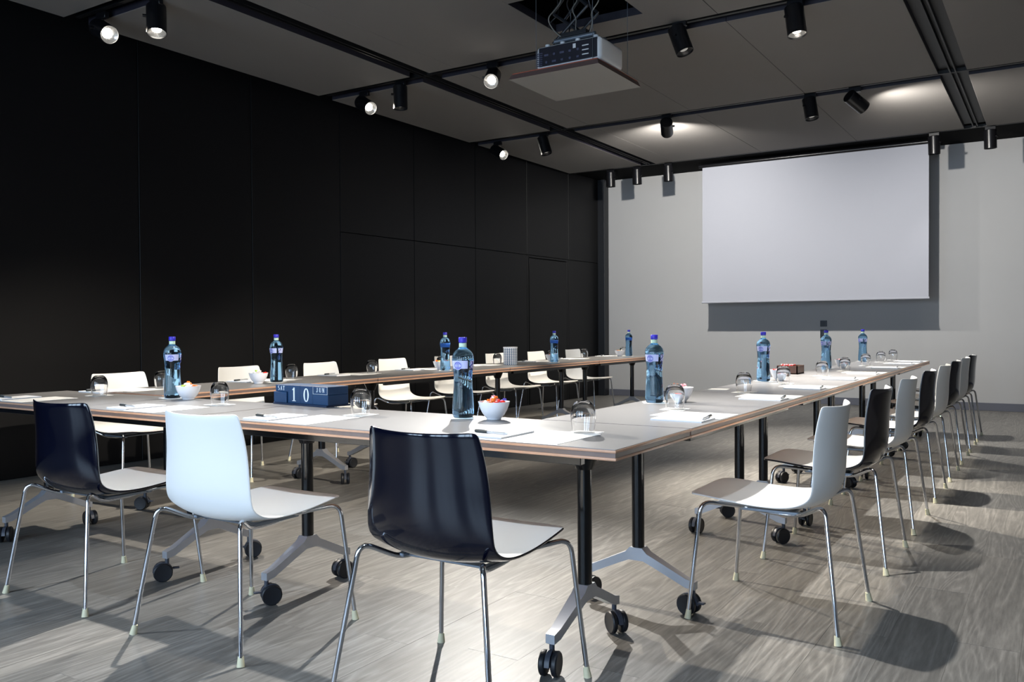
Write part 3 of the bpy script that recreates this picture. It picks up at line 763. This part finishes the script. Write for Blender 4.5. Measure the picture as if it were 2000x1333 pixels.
# tea box
t = thing('tea_box', 'small dark wooden box with red sachets on the right row', 'box', (-1.70, 6.60, TH), .0)
b = B(); box(b, (0, 0, .004), (.15, .20, .008))
for s in (-1, 1):
    box(b, (s * .071, 0, .032), (.008, .20, .062)); box(b, (0, s * .096, .032), (.15, .008, .062))
box(b, (0, 0, .028), (.134, .006, .05)); finish('box_body', b, m_wood, t)
for k in range(5):
    b = B(); box(b, (-.045 + .02 * k, -.048, .041), (.012, .07, .062), .001, rot=None, seg=1); o = finish('sachet', b, CANDY['red'] if k % 2 == 0 else CANDY['pink'], t)

# ------------------------------------------------------------------ perpetual calendar
cal = thing('block_calendar', 'navy blue wooden block calendar reading SAT 10 JUN on the front table', 'calendar', (-2.985, 2.925, TH), -.085)
b = B(); box(b, (0, 0, .004), (.385, .145, .008), .001, seg=1); finish('calendar_base', b, m_navyd, cal)
def glyph(ch, h):
    """serif strokes for one character, width ~ .6h, as flat polygons in XZ"""
    w_, t_, s_ = .62 * h, .15 * h, .05 * h; P = []
    def bar(x0, z0, x1, z1, th):
        d = Vector((x1 - x0, z1 - z0)); n = Vector((-d.y, d.x)).normalized() * th / 2
        P.append([(x0 - n.x, z0 - n.y), (x1 - n.x, z1 - n.y), (x1 + n.x, z1 + n.y), (x0 + n.x, z0 + n.y)])
    def ser(x, z, wd): P.append([(x - wd, z - s_ / 2), (x + wd, z - s_ / 2), (x + wd, z + s_ / 2), (x - wd, z + s_ / 2)])
    def arc(cx, cz, rx, rz, a0, a1, tw, n=14):
        for k in range(n):
            q = []
            for a, sg in ((a0 + (a1 - a0) * k / n, 1), (a0 + (a1 - a0) * (k + 1) / n, 1), (a0 + (a1 - a0) * (k + 1) / n, -1), (a0 + (a1 - a0) * k / n, -1)):
                th = tw * (.45 + .55 * abs(math.cos(a))) / 2
                q.append((cx + (rx + sg * th) * math.cos(a), cz + (rz + sg * th) * math.sin(a)))
            P.append(q)
    if ch == '1':
        bar(0, 0, 0, h, t_); bar(-.17 * h, .82 * h, 0, h - s_ / 2, s_ * 1.3); ser(0, s_ / 2, .2 * h)
    elif ch == '0': arc(0, h / 2, .22 * h, h / 2 - .04 * h, 0, 2 * PI, t_, 28)
    elif ch == 'S':
        arc(0, .74 * h, .19 * h, .22 * h, .25 * PI, 1.5 * PI, t_ * .9); arc(0, .27 * h, .21 * h, .24 * h, -.75 * PI, .5 * PI, t_ * .9)
    elif ch == 'A':
        bar(-.25 * h, 0, 0, h, s_ * 1.4); bar(.25 * h, 0, 0, h, t_); bar(-.15 * h, .35 * h, .15 * h, .35 * h, s_); ser(-.25 * h, s_ / 2, .12 * h); ser(.25 * h, s_ / 2, .12 * h)
    elif ch == 'T':
        bar(0, 0, 0, h, t_); bar(-.3 * h, h - s_ / 2, .3 * h, h - s_ / 2, s_ * 1.3); ser(0, s_ / 2, .15 * h); bar(-.3 * h, .8 * h, -.3 * h, h, s_); bar(.3 * h, .8 * h, .3 * h, h, s_)
    elif ch == 'J':
        bar(.08 * h, .2 * h, .08 * h, h, t_); ser(.08 * h, h - s_ / 2, .16 * h); arc(-.07 * h, .2 * h, .15 * h, .18 * h, -PI, 0, s_ * 2.4)
    elif ch == 'U':
        bar(-.22 * h, .25 * h, -.22 * h, h, t_); bar(.22 * h, .25 * h, .22 * h, h, s_ * 1.5); arc(0, .25 * h, .22 * h, .22 * h, -PI, 0, s_ * 2.4); ser(-.22 * h, h - s_ / 2, .14 * h); ser(.22 * h, h - s_ / 2, .12 * h)
    elif ch == 'N':
        bar(-.24 * h, 0, -.24 * h, h, s_ * 1.5); bar(.24 * h, 0, .24 * h, h, s_ * 1.5); bar(-.24 * h, h, .24 * h, 0, t_); ser(-.24 * h, s_ / 2, .11 * h); ser(.24 * h, h - s_ / 2, .11 * h); ser(-.27 * h, h - s_ / 2, .1 * h)
    return P
def write(txt, x, z, h, y, parent, pitch=.72):
    b = B()
    for i, ch in enumerate(txt):
        cx = x + (i - (len(txt) - 1) / 2) * pitch * h
        for q in glyph(ch, h): poly(b, [(cx + px, y, z + pz) for px, pz in q], (0, .0012, 0))
    recalc(b); finish('lettering', b, m_letter, parent)
def block(name, x0, x1, z0, z1, y0=-.062, y1=.062, m=None):
    b = B(); box(b, ((x0 + x1) / 2, (y0 + y1) / 2, (z0 + z1) / 2), (x1 - x0, y1 - y0, z1 - z0), .0015, seg=1); return finish(name, b, m or m_navy, cal)
block('side_block', -.190, -.096, .008, .060, y0=-.070)
wd = block('weekday_block', -.186, -.096, .060, .092); write('SAT', -.142, .0665, .0205, -.0632, wd, .92)
d1 = block('number_cube', -.0945, -.0055, .008, .093); write('1', -.048, .018, .064, -.0632, d1)
d2 = block('number_cube', -.0045, .0845, .008, .093); write('0', .040, .018, .064, -.0632, d2)
block('side_block', .086, .190, .008, .055, y0=-.062)
mo = block('month_block', .086, .190, .0555, .093); write('JUN', .139, .0665, .0205, -.0632, mo, 1.05)
for xa, xb in ((.088, .188),):
    b = B(); box(b, (.138, -.0626, .0575), (.098, .0008, .0012)); box(b, (.0885, -.0626, .074), (.0012, .0008, .034)); box(b, (.1875, -.0626, .074), (.0012, .0008, .034)); finish('printed_line', b, m_letter, mo)
